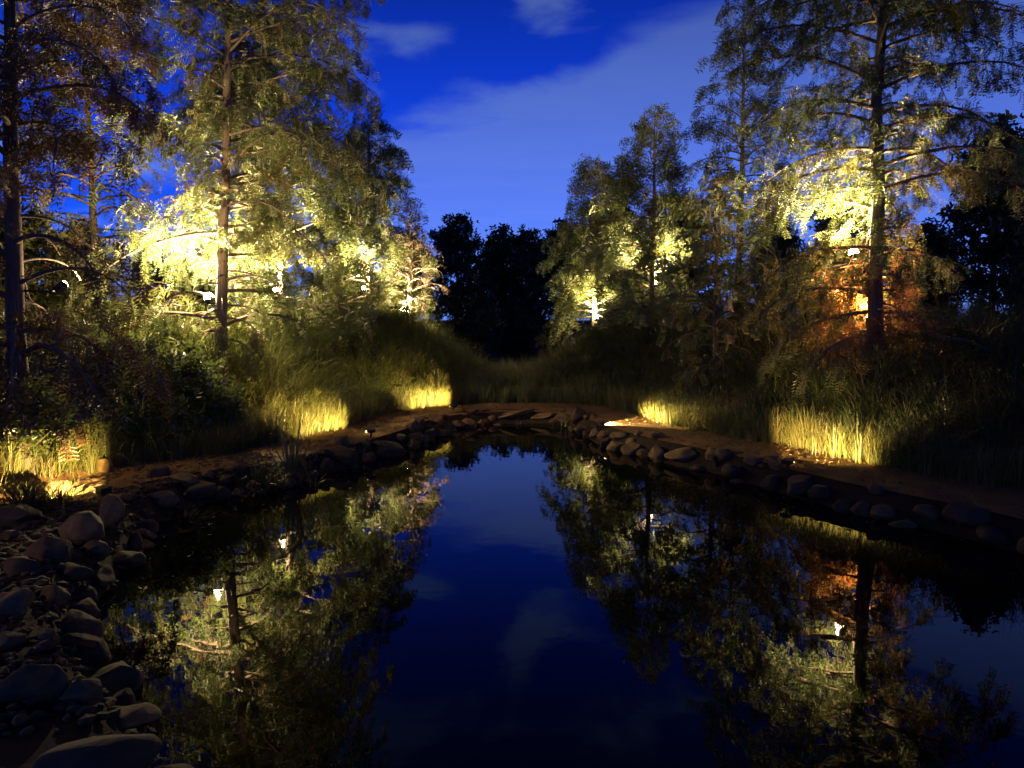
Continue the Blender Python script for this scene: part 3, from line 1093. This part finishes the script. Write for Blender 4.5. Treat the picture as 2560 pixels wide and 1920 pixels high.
# survey of the stones that stand out: centre x, base row, width, height (picture units), label
key = [(95, 1215, 112, 62, 'big pale rounded boulder in the heap at the left edge'),
       (35, 1240, 90, 45, 'tan boulder before the big pale one at left'),
       (172, 1168, 105, 62, 'grey brown boulder right behind the big pale one'),
       (232, 1130, 62, 62, 'upright dark boulder below the lit stone by the left lamp'),
       (18, 1165, 48, 26, 'small flat stone against the left picture edge'),
       (287, 1185, 38, 40, 'pale pointed stone standing alone at the left waterline'),
       (352, 1126, 40, 20, 'flat pale stone with its tip in the water left'),
       (20, 1330, 90, 60, 'dark boulder low at the left edge of the heap'),
       (115, 1310, 74, 50, 'brown stone at the waterline under the big pale boulder'),
       (100, 1392, 66, 36, 'flat stone half in shadow at the left waterline'),
       (15, 1400, 66, 40, 'dim stone above the big brown left boulder'),
       (150, 1252, 86, 34, 'low brown stone between the heap and the water'),
       (200, 1200, 60, 34, 'small brown stone touching the left waterline'),
       (60, 1520, 170, 80, 'large brown boulder in the lower left foreground'),
       (170, 1520, 100, 56, 'pointed brown stone in the lower left foreground'),
       (170, 1700, 300, 100, 'broad brown boulder filling the bottom left corner'),
       (365, 1700, 160, 70, 'rounded red brown boulder at the bottom edge'),
       (295, 982, 56, 44, 'pale round boulder at the foot of the left bank'),
       (364, 973, 52, 48, 'tan round boulder beside the pale one at the bank foot'),
       (255, 1010, 40, 34, 'dim brown boulder left of the pale one at the bank foot'),
       (225, 1022, 44, 36, 'dim rounded stone by the grass next to the left lamp'),
       (195, 1066, 50, 14, 'flat stone glowing white beside the left path lamp'),
       (275, 1080, 46, 18, 'low flat stone on the left path edge'),
       (350, 1096, 74, 34, 'grey slab on the left pond edge'),
       (420, 1076, 92, 36, 'long brown stone on the left pond edge'),
       (470, 1078, 54, 28, 'pale stone end on at the left pond edge'),
       (395, 1046, 60, 26, 'flat brown stone between left path and pond'),
       (737, 1000, 74, 34, 'broad rounded stone right of the reed stalks'),
       (655, 1012, 20, 24, 'small egg shaped pale stone between the reed stalks'),
       (668, 1042, 34, 16, 'pale low stone at the water below the reeds'),
       (640, 1040, 30, 20, 'small brown stone left of the reed base'),
       (700, 1014, 40, 26, 'brown stone left of the broad rounded one'),
       (835, 985, 100, 40, 'long low slab overhanging the water on the left'),
       (890, 930, 40, 24, 'brown stone on the path edge where it bends'),
       (940, 915, 46, 22, 'tan stone by the far left bend of the pond'),
       (925, 950, 40, 26, 'rounded stone at the far left waterline'),
       (1018, 892, 44, 14, 'low stone at the start of the far edge'),
       (1062, 908, 24, 12, 'small pointed stone at the far waterline'),
       (1105, 903, 110, 14, 'long flat slab along the far edge'),
       (1180, 905, 70, 12, 'thin flat slab right of the long one on the far edge'),
       (1250, 912, 38, 34, 'upright pinkish stone at the far right corner'),
       (1262, 932, 46, 16, 'flat stone in front of the upright pinkish one'),
       (1290, 945, 40, 24, 'brown stone on the right edge near the far corner'),
       (1342, 950, 58, 18, 'pale flat stone on the right pond edge'),
       (1480, 992, 88, 24, 'flat pale slab halfway along the right edge'),
       (1546, 1012, 18, 28, 'small pale stone standing upright on the right edge'),
       (1600, 1042, 48, 22, 'low grey stone at the right waterline'),
       (1670, 1056, 50, 32, 'rounded brown stone below the small right lamp'),
       (1745, 1062, 104, 30, 'broad low stone right of the small lamp'),
       (1740, 1092, 40, 12, 'wet stone at the waterline below the small lamp'),
       (2015, 1120, 70, 30, 'dark stone on the near right edge'),
       (2105, 1140, 110, 50, 'large dim brown boulder near the right border of the photo'),
       (2010, 975, 44, 28, 'dim reddish stone at the foot of the right bank'),
       (2085, 965, 30, 24, 'small reddish stone by the foot of the right bank'),
       (2020, 1002, 36, 18, 'low dim stone under the reddish ones on the right bank')]
KEYPOS = []
SMALL = []
for i, (px, py, wpx, hpx, lab) in enumerate(key):
    pz_ = ground_hit(px, py)
    gzv = hz(pz_[0], pz_[1])
    d = pz_[1]
    wm, hm = wpx * K / FPX * d, hpx * K / FPX * d * 1.05
    KEYPOS.append((pz_[0], pz_[1] + wm * 0.2, wm, lab))
    stone((pz_[0], pz_[1] + wm * 0.2, max(gzv, -0.12) - 0.02), (wm, wm * 0.75, max(hm * 1.25, 0.07)), lab, None, i)

placed.append((*ground_hit(225, 1080)[:2], 0.12))
# the smaller edging stones that nobody could tell apart
r = np.random.default_rng(5)
GL = {'l': ('plain edging stone among its like along the left shore', 'edging stones on the left shore'),
      'f': ('plain edging stone among its like along the far shore', 'edging stones on the far shore'),
      'r': ('plain edging stone among its like along the right shore', 'edging stones on the right shore')}
cum = 0.0
cnt_ = 0
for row, off in enumerate((0.03, 0.2, -0.10, 0.11)):
    R_ = SHORE + nrm * off
    cum = 0.0
    nxt = 0.1
    for i in range(len(R_)):
        if not (0 <= i <= last + 4):
            continue
        a_, b2 = R_[i], R_[(i + 1) % len(R_)]
        L_ = np.linalg.norm(b2 - a_)
        while nxt < cum + L_:
            t_ = (nxt - cum) / L_
            pxy = a_ + (b2 - a_) * t_ + r.normal(0, 0.04, 2)
            sz_ = r.uniform(0.18, 0.40) * (1.0, 0.75, 0.7, 0.6)[row]
            nxt += sz_ * (0.8, 1.05, 1.5, 1.3)[row]
            if i < 34 and row > 0:
                continue
            if any((pxy[0] - q[0]) ** 2 + (pxy[1] - q[1]) ** 2 < (q[2] * 0.8 + sz_ * 0.25) ** 2 for q in placed):
                continue
            side_ = 'f' if pxy[1] > 12.7 else ('l' if pxy[0] < 0 else 'r')
            lab, gr = GL[side_]
            gzv = max(hz(*pxy), -0.1)
            stone((*pxy, gzv - 0.02), (sz_, sz_ * r.uniform(0.65, 0.95), sz_ * r.uniform(0.45, 0.8)), lab, gr, 200 + cnt_, 'edging_stone', 0.22)
            SMALL.append((bpy.context.scene.collection.objects[-1], sz_))
            cnt_ += 1
        cum += L_

for k in range(14):
    i = int(r.integers(2, 40))
    pxy = SHORE[i] + nrm[i] * r.uniform(0.15, 1.25)
    sz_ = r.uniform(0.16, 0.42)
    if sdf([pxy])[0] < 0.1 or any((pxy[0] - q[0]) ** 2 + (pxy[1] - q[1]) ** 2 < (q[2] * 0.85 + sz_ * 0.4) ** 2 for q in placed):
        continue
    stone((*pxy, hz(*pxy) - 0.02), (sz_, sz_ * r.uniform(0.65, 0.95), sz_ * r.uniform(0.5, 0.8)), 'plain brown stone in the loose heap at the near left',
          'stones of the near left heap', 400 + k, 'heap_stone', 0.2)
    SMALL.append((COL.objects[-1], sz_))

# gravel and grit between the near stones
n = 3600
gi = r.integers(0, 46, n)
gp = SHORE[gi] + nrm[gi] * (r.uniform(-0.05, 1.9, n))[:, None] + r.normal(0, 0.12, (n, 2))
gs = r.uniform(0.012, 0.045, n) * r.uniform(0.5, 1.2, n)
IV, IF = icosphere(0)
IVn = IV[None] * (gs[:, None] * r.uniform(0.7, 1.2, (n, 12)))[:, :, None] * np.array([1.2, 0.9, 0.6])
ang = r.random(n) * 6.283
rx = IVn[:, :, 0] * np.cos(ang)[:, None] - IVn[:, :, 1] * np.sin(ang)[:, None]
ry = IVn[:, :, 0] * np.sin(ang)[:, None] + IVn[:, :, 1] * np.cos(ang)[:, None]
GV = np.stack([rx + gp[:, None, 0], ry + gp[:, None, 1], IVn[:, :, 2] + (height(gp) + gs * 0.25)[:, None]], -1)
GF = (IF[None] + (np.arange(n) * 12)[:, None, None]).reshape(-1, 3)
o = obj('gravel', make_mesh('gravel', GV.reshape(-1, 3), GF, M_rock, False))
tag(o, 'dark gravel and grit between the near left boulders', 'gravel', kind='stuff')

# say which one: by its size and the surveyed stone it lies beside
for o, sz_ in SMALL:
    x_, y_ = o.location[0], o.location[1]
    kx, ky, kw, klab = min(KEYPOS, key=lambda q: (q[0] - x_) ** 2 + (q[1] - y_) ** 2)
    dx, dy = x_ / y_ - kx / ky, y_ - ky
    rel = ('left of' if dx < 0 else 'right of') if abs(dx) * y_ > abs(dy) * 0.6 else ('behind' if dy > 0 else 'before')
    word = 'tiny' if sz_ < 0.15 else 'small' if sz_ < 0.2 else 'middling' if sz_ < 0.26 else 'sizeable' if sz_ < 0.33 else 'large'
    o['label'] = ' '.join((word + ' stone ' + rel + ' the ' + klab).split()[:16])

# pebbles and fallen leaves on the path
n = 2600
pi_ = r.integers(0, m_ - 1, n)
pj = r.integers(0, k_ - 1, n)
fa, fb = r.random(n)[:, None], r.random(n)[:, None]
pp = PV[pi_, pj] * (1 - fa) + PV[pi_ + 1, pj] * fa
pp = pp * (1 - fb) + PV[pi_, pj + 1] * fb
a_ = r.random(n) * 6.283
sz_ = r.uniform(0.012, 0.035, n)
zc = height(pp) + 0.016
ca, sa_ = np.cos(a_) * sz_, np.sin(a_) * sz_
lift = r.uniform(0, 0.02, (n, 4))
V = np.stack([np.column_stack([pp[:, 0] + ca, pp[:, 1] + sa_, zc + lift[:, 0]]), np.column_stack([pp[:, 0] - sa_ * 0.45, pp[:, 1] + ca * 0.45, zc + lift[:, 1]]),
              np.column_stack([pp[:, 0] - ca, pp[:, 1] - sa_, zc + lift[:, 2]]), np.column_stack([pp[:, 0] + sa_ * 0.45, pp[:, 1] - ca * 0.45, zc + lift[:, 3]])], 1)
o = obj('leaf_litter', make_mesh('leaf_litter', V.reshape(-1, 3), np.arange(n * 4).reshape(n, 4), M_litter, False, np.repeat(r.random(n), 4)))
tag(o, 'dry fallen leaves and crumbs scattered over the path', 'leaf litter', kind='stuff')

n = 130
fi_ = r.integers(12, last, n)
fp = SHORE[fi_] - nrm[fi_] * np.abs(r.normal(0.25, 0.35, n))[:, None] + r.normal(0, 0.08, (n, 2))
fp = fp[sdf(fp) < -0.05]
n = len(fp)
a_, sz_ = r.random(n) * 6.283, r.uniform(0.012, 0.032, n)
ca, sa_ = np.cos(a_) * sz_, np.sin(a_) * sz_
zf = np.full(n, 0.004)
V = np.stack([np.column_stack([fp[:, 0] + ca, fp[:, 1] + sa_, zf + 0.004]), np.column_stack([fp[:, 0] - sa_ * 0.4, fp[:, 1] + ca * 0.4, zf]),
              np.column_stack([fp[:, 0] - ca, fp[:, 1] - sa_, zf + 0.003]), np.column_stack([fp[:, 0] + sa_ * 0.4, fp[:, 1] - ca * 0.4, zf])], 1)
o = obj('floating_leaves', make_mesh('floating_leaves', V.reshape(-1, 3), np.arange(n * 4).reshape(n, 4), M_litter, False, np.repeat(r.random(n), 4)))
tag(o, 'tiny fallen leaves floating near the pond edge', 'leaves', kind='stuff')

# ------------------------------------------------------------------ reeds and tussocks at the water


def tuft(name, px, py, hpx, wpx, n, label, cat, seed, width=0.006, stiff=True, group=None, tint=0.3, dz=0.0):
    r_ = np.random.default_rng(seed)
    p0 = ground_hit(px, py)
    z0 = min(max(hz(p0[0], p0[1]), -0.1), 0.3) if dz == 0 else dz
    d = p0[1]
    Hm, Wm = hpx * K / FPX * d, wpx * K / FPX * d
    az = r_.random(n) * 6.283
    rad = np.abs(r_.normal(0, Wm * (0.16 if stiff else 0.22), n))
    roots = np.column_stack([np.cos(az) * rad, np.sin(az) * rad, np.full(n, -0.03)])
    az = az + r_.normal(0, 0.7, n)
    if stiff:
        el_, dr = np.radians(np.clip(r_.normal(83, 7, n), 50, 92)), np.radians(np.abs(r_.normal(6, 12, n)))
    else:
        el_, dr = np.radians(np.clip(r_.normal(72, 14, n), 35, 92)), np.radians(np.clip(r_.normal(70, 30, n), 5, 140))
    V, F, tt = blades(roots, az, Hm * r_.uniform(0.55, 1.1, n), el_, dr, width * r_.uniform(0.7, 1.3, n), r_, np.clip(r_.normal(tint, 0.2, n), 0, 1))
    o = obj(name, make_mesh(name, V, F, M_reed, False, tt), None, (p0[0], p0[1], z0))
    tag(o, label, cat, group)
    return o


WP = 'water plants along the shore'
tuft('reed_clump', 632, 1050, 165, 50, 34, 'tall thin dark reed stalks standing in the water left', 'reeds', 61, 0.018, True, WP)
tuft('reed_clump', 672, 1050, 120, 60, 12, 'sparse leaning reeds right of the tallest stalks', 'reeds', 62, 0.014, False, WP)
tuft('reed_clump', 770, 1012, 82, 34, 46, 'dense short reed clump on the left edge past the broad stone', 'reeds', 63, 0.010, True, WP)
tuft('reed_clump', 826, 985, 48, 26, 22, 'small reed tuft before the long low slab', 'reeds', 64, 0.010, True, WP)
tuft('grass_tussock', 565, 1060, 100, 130, 420, 'dark round grass tussock at the left pond edge', 'grass tussock', 65, 0.007, False, WP)
tuft('grass_tussock', 500, 1078, 60, 90, 260, 'lower dark tussock left of the round one', 'grass tussock', 66, 0.007, False, WP)
tuft('grass_tussock', 400, 1120, 70, 90, 260, 'dark tussock drooping into the water at the near left', 'grass tussock', 67, 0.006, False, WP)
tuft('reed_clump', 918, 965, 52, 34, 46, 'reed tuft at the far left bend of the pond', 'reeds', 68, 0.009, True, WP)
tuft('reed_clump', 972, 940, 52, 42, 60, 'dark reed tuft at the corner of the far edge', 'reeds', 69, 0.009, True, WP)
tuft('reed_clump', 1118, 918, 30, 26, 30, 'short reeds in front of the long far slab', 'reeds', 70, 0.009, True, WP)
tuft('grass_tussock', 1218, 925, 42, 60, 150, 'dark tussock left of the upright pinkish stone', 'grass tussock', 71, 0.009, False, WP)
tuft('reed_clump', 1405, 1000, 50, 60, 60, 'dark reeds on the right edge beyond the flat pale slab', 'reeds', 72, 0.008, False, WP)
tuft('grass_tussock', 1830, 1110, 60, 110, 240, 'black tussock on the near right edge', 'grass tussock', 73, 0.006, False, WP)
tuft('grass_tussock', 60, 1100, 100, 120, 200, 'black grass silhouette in front of the left path lamp', 'grass tussock', 74, 0.008, False, None)
tuft('grass_tussock', 130, 1085, 70, 80, 120, 'small black grass silhouette right of the larger one by the left lamp', 'grass tussock', 75, 0.008, False, None)
tuft('strap_leaf_plant', 1965, 995, 110, 130, 34, 'strap leaved plant at the right end of the lit grass', 'plant', 76, 0.022, False, None, 0.9)
tuft('strap_leaf_plant', 2120, 940, 130, 170, 30, 'sparse pale strap leaves on the dark right bank', 'plant', 77, 0.018, False, None, 0.9)

# ------------------------------------------------------------------ lamps


def light(kind, name, parent, loc, energy, col, size=0.03, spot=None, blend=0.4, aim=None):
    ld = bpy.data.lights.new(name, kind)
    ld.energy = energy
    ld.color = col
    ld.shadow_soft_size = size
    if kind == 'SPOT':
        ld.spot_size = math.radians(spot)
        ld.spot_blend = blend
    o = bpy.data.objects.new(name, ld)
    COL.objects.link(o)
    o.parent = parent
    o.location = loc
    return o


def lamp(name, pos, aim, label, cat, group, energy, col, spot, blend, spill=0.0, scale=1.0, strap=None, lens=None, spike=True, dome=False):
    """a can-shaped spotlight: housing, bezel, lens, yoke, and a spike or strap"""
    root = empty(name, pos)
    tag(root, label, cat, group)
    d = Vector(aim).normalized()
    rot = d.to_track_quat('Z', 'Y').to_euler()
    s = scale
    k = 0.45 if dome else 1.0      # shallow housing under a frosted dome, or a deep can
    V, Q = lathe([(0.018 * s, -0.10 * s * k), (0.040 * s, -0.095 * s * k), (0.046 * s, -0.06 * s * k), (0.046 * s, 0.02 * s * k), (0.052 * s, 0.022 * s * k), (0.052 * s, 0.035 * s * k),
                  (0.044 * s, 0.035 * s * k), (0.042 * s, 0.008 * s * k)], 20)
    h = obj('housing', make_mesh('housing', V, Q, M_metal, True), root)
    h.rotation_euler = rot
    e = 1.35 if dome else 1.0
    V, F = lathe([(0.0425 * s, 0.006 * s), (0.043 * s * e, 0.03 * s), (0.038 * s * e, 0.05 * s * e), (0.026 * s * e, 0.064 * s * e), (0.008 * s, 0.071 * s * e), (0.0005, 0.0715 * s * e)], 20)
    l = obj('lens', make_mesh('lens', V, F, lens or M_lens, False), h)
    V, Q = join([box(-0.056 * s, -0.049 * s, -0.01 * s, 0.01 * s, -0.13 * s, -0.02 * s), box(0.049 * s, 0.056 * s, -0.01 * s, 0.01 * s, -0.13 * s, -0.02 * s),
                 box(-0.0489 * s, 0.0489 * s, -0.01 * s, 0.01 * s, -0.13 * s, -0.122 * s)])
    y = obj('yoke', make_mesh('yoke', V, Q, M_metal, False), root)
    y.rotation_euler = rot
    if spike:
        V, Q = lathe([(0.012 * s, -0.06), (0.012 * s, -0.18), (0.002, -0.34)], 8)
        obj('spike', make_mesh('spike', V, Q, M_metal, True), root)
    if strap is not None:
        c, rad = strap
        V, Q = lathe([(rad, -0.012), (rad + 0.006, -0.012), (rad + 0.006, 0.012), (rad, 0.012)], 20)
        st = obj('strap', make_mesh('strap', V, Q, M_metal, True), root)
        st.location = Vector(c) - Vector(pos)
    near = [bb for _, bb in TREES.values() if math.hypot(bb[0] - pos[0], bb[1] - pos[1]) < 1.0]
    if near and not spike:         # an arm back to the trunk it is clamped to
        bb = min(near, key=lambda q: math.hypot(q[0] - pos[0], q[1] - pos[1]))
        end = np.array([bb[0] - pos[0], bb[1] - pos[1], 0.0])
        arm = np.linspace(0, 1, 4)[:, None] * end + np.array([0, 0, -0.055 * s])
        obj('arm', make_mesh('arm', *tubes(arm[None], np.full((1, 4), 0.012), 6), M_metal, True), root)
    lp = d * (0.11 * s)
    li = light('SPOT', 'bulb', root, lp, energy, col, 0.03, spot, blend)
    li.rotation_euler = (-d).to_track_quat('Z', 'Y').to_euler()
    if spill:
        light('POINT', 'spill_glow', root, d * (0.13 * s), spill, col, 0.018)
    return root


TG = 'floodlights in the trees'
UP = (0, 0, 1)


def tree_lamp(px, py, Y, dy, aim, label, energy, spill, spot=150, size=1.25):
    q = at_y(px, py, Y)
    lamp('tree_floodlight', (q[0], Y + dy, q[2]), aim, label, 'floodlight', TG, energy * 13, WARM, spot, 0.7, spill * 19, size, spike=False, dome=True)


tree_lamp(452, 650, 11.42, 0, (-0.15, 0.12, 1), 'bright floodlight on the left side of the tall left trunk', 300, 38)
tree_lamp(604, 634, 15.0, -0.2, (0.0, 0.1, 1), 'small bright lamp low in the yellow green left cypress', 400, 11)
tree_lamp(790, 628, 22.6, -0.3, (0.1, 0.1, 1), 'lamp glowing inside the loose dark topped left cypress', 380, 8)
tree_lamp(873, 676, 21.7, 0.0, (0.12, 0.15, 1), 'blinding floodlight at the foot of the bare reddish tree', 100, 28, size=2.2)
tree_lamp(1287, 690, 23.4, 0.0, (0.0, 0.1, 1), 'floodlight at the foot of the farthest lit right cypress', 220, 9)
tree_lamp(1414, 616, 17.8, 0.12, (0.05, 0.1, 1), 'small lamp beside the trunk of the mid sized right cypress', 300, 4)
tree_lamp(1868, 548, 11.3, 0.35, (-0.1, 0.25, 1), 'floodlight hidden behind the black trunk of the big right cypress', 210, 4)
q = at_y(1905, 690, 11.3)
lamp('tree_floodlight', (q[0], 11.7, q[2]), (0.0, 0.05, 1), 'amber lamp lighting the rusty lower branches of the right cypress', 'floodlight', TG, 1300, (1.0, 0.47, 0.15), 160, 0.8, 170, 1.0, spike=False)

b_ = TREES['left'][1]
gx_ = b_[0] - 1.3
lamp('added_floodlight', (gx_, 12.4, hz(gx_, 12.4) + 0.3), (0.1, -0.1, 1), 'added fill floodlight in the grass behind the left side of the tall left cypress', 'floodlight', None, 1100, WARM, 140, 0.8, 0, 1.1)  # added lamp, hidden in the grass, to brighten the tall left crown
# added fill light on the left edge tree, no lamp known there
lamp('tree_floodlight', (-4.74, 8.05, 2.25), (0.30, 0.85, 0.62), 'added fill floodlight on the bronze brown left edge tree aimed at the tall cypress', 'floodlight', TG, 1300, (1.0, 0.74, 0.40), 80, 0.8, 40, 1.0, spike=False)

lamp('unseen_fill_lamp', (-4.7, 3.9, hz(-4.7, 3.9) + 0.7), (0.8, 0.3, -0.4), 'added fill lamp just outside the picture warming the near left stones', 'lamp', None, 11, (1.0, 0.62, 0.28), 150, 0.9, 0, 1.2)  # added out of view to warm the near left stones

PG = 'low path lamps at the pond edge'


def path_lamp(px, py, tx, ty, label, energy, tilt=9, lift=0.10, back=0.9, half=0.017, spot=84):
    """a low box lamp: bulb deep in a slot whose top and bottom plates cut the beam flat"""
    tgt = ground_hit(tx, ty)
    if px is None:
        gsd = np.array([sdf([[tgt[0] + .05, tgt[1]]])[0] - sdf([[tgt[0] - .05, tgt[1]]])[0], sdf([[tgt[0], tgt[1] + .05]])[0] - sdf([[tgt[0], tgt[1] - .05]])[0]])
        gsd /= np.linalg.norm(gsd)
        xy = tgt[:2] - gsd * back
    else:
        xy = ground_hit(px, py)[:2]
    z = hz(*xy) + lift
    yaw = math.atan2(tgt[1] - xy[1], tgt[0] - xy[0])
    root = empty('path_lamp', (*xy, z))
    tag(root, label, 'lamp', PG)
    root.rotation_euler = (0, -math.radians(tilt), yaw)
    D, W_, h_ = 0.07, 0.055, half
    V, F = join([box(-0.03, D, -W_, W_, h_, h_ + 0.006), box(-0.03, D, -W_, W_, -h_ - 0.006, -h_), box(-0.03, -0.024, -W_, W_, -h_ + 0.0002, h_ - 0.0002),
                 box(-0.03, D * 0.5, W_ + 0.0002, W_ + 0.005, -h_ - 0.004, h_ + 0.004), box(-0.03, D * 0.5, -W_ - 0.005, -W_ - 0.0002, -h_ - 0.004, h_ + 0.004)])
    obj('housing', make_mesh('housing', V, F, M_metal, False), root)
    V, F = box(-0.0235, -0.02, -W_ * 0.8, W_ * 0.8, -h_ * 0.7, h_ * 0.7)
    obj('lens', make_mesh('lens', V, F, M_lens_small, False), root)
    V, F = lathe([(0.011, -h_ - 0.0062), (0.011, -0.10), (0.002, -0.26)], 8)
    obj('spike', make_mesh('spike', V, F, M_metal, True), root)
    li = light('SPOT', 'bulb', root, (-0.012, 0, 0), energy * 58, GOLD, 0.006, spot, 0.35)
    li.rotation_euler = (0, -math.pi / 2, 0)
    return root


path_lamp(225, 1080, 60, 1052, 'path lamp among the near stones lighting the grass at the left edge', 17, 7, 0.09, half=0.022)
path_lamp(None, 0, 690, 938, 'path lamp lighting the long golden grass strip on the left', 22, 9, back=0.85)
path_lamp(None, 0, 905, 880, 'path lamp lighting the far left grass at the bend', 24, 8, back=0.95)
path_lamp(None, 0, 1395, 915, 'path lamp lighting the small grass patch and path on the far right', 34, 2, back=0.75)
path_lamp(1700, 1014, 1810, 985, 'tiny bright path lamp beside the near right grass patch', 18, 9, lift=0.08)
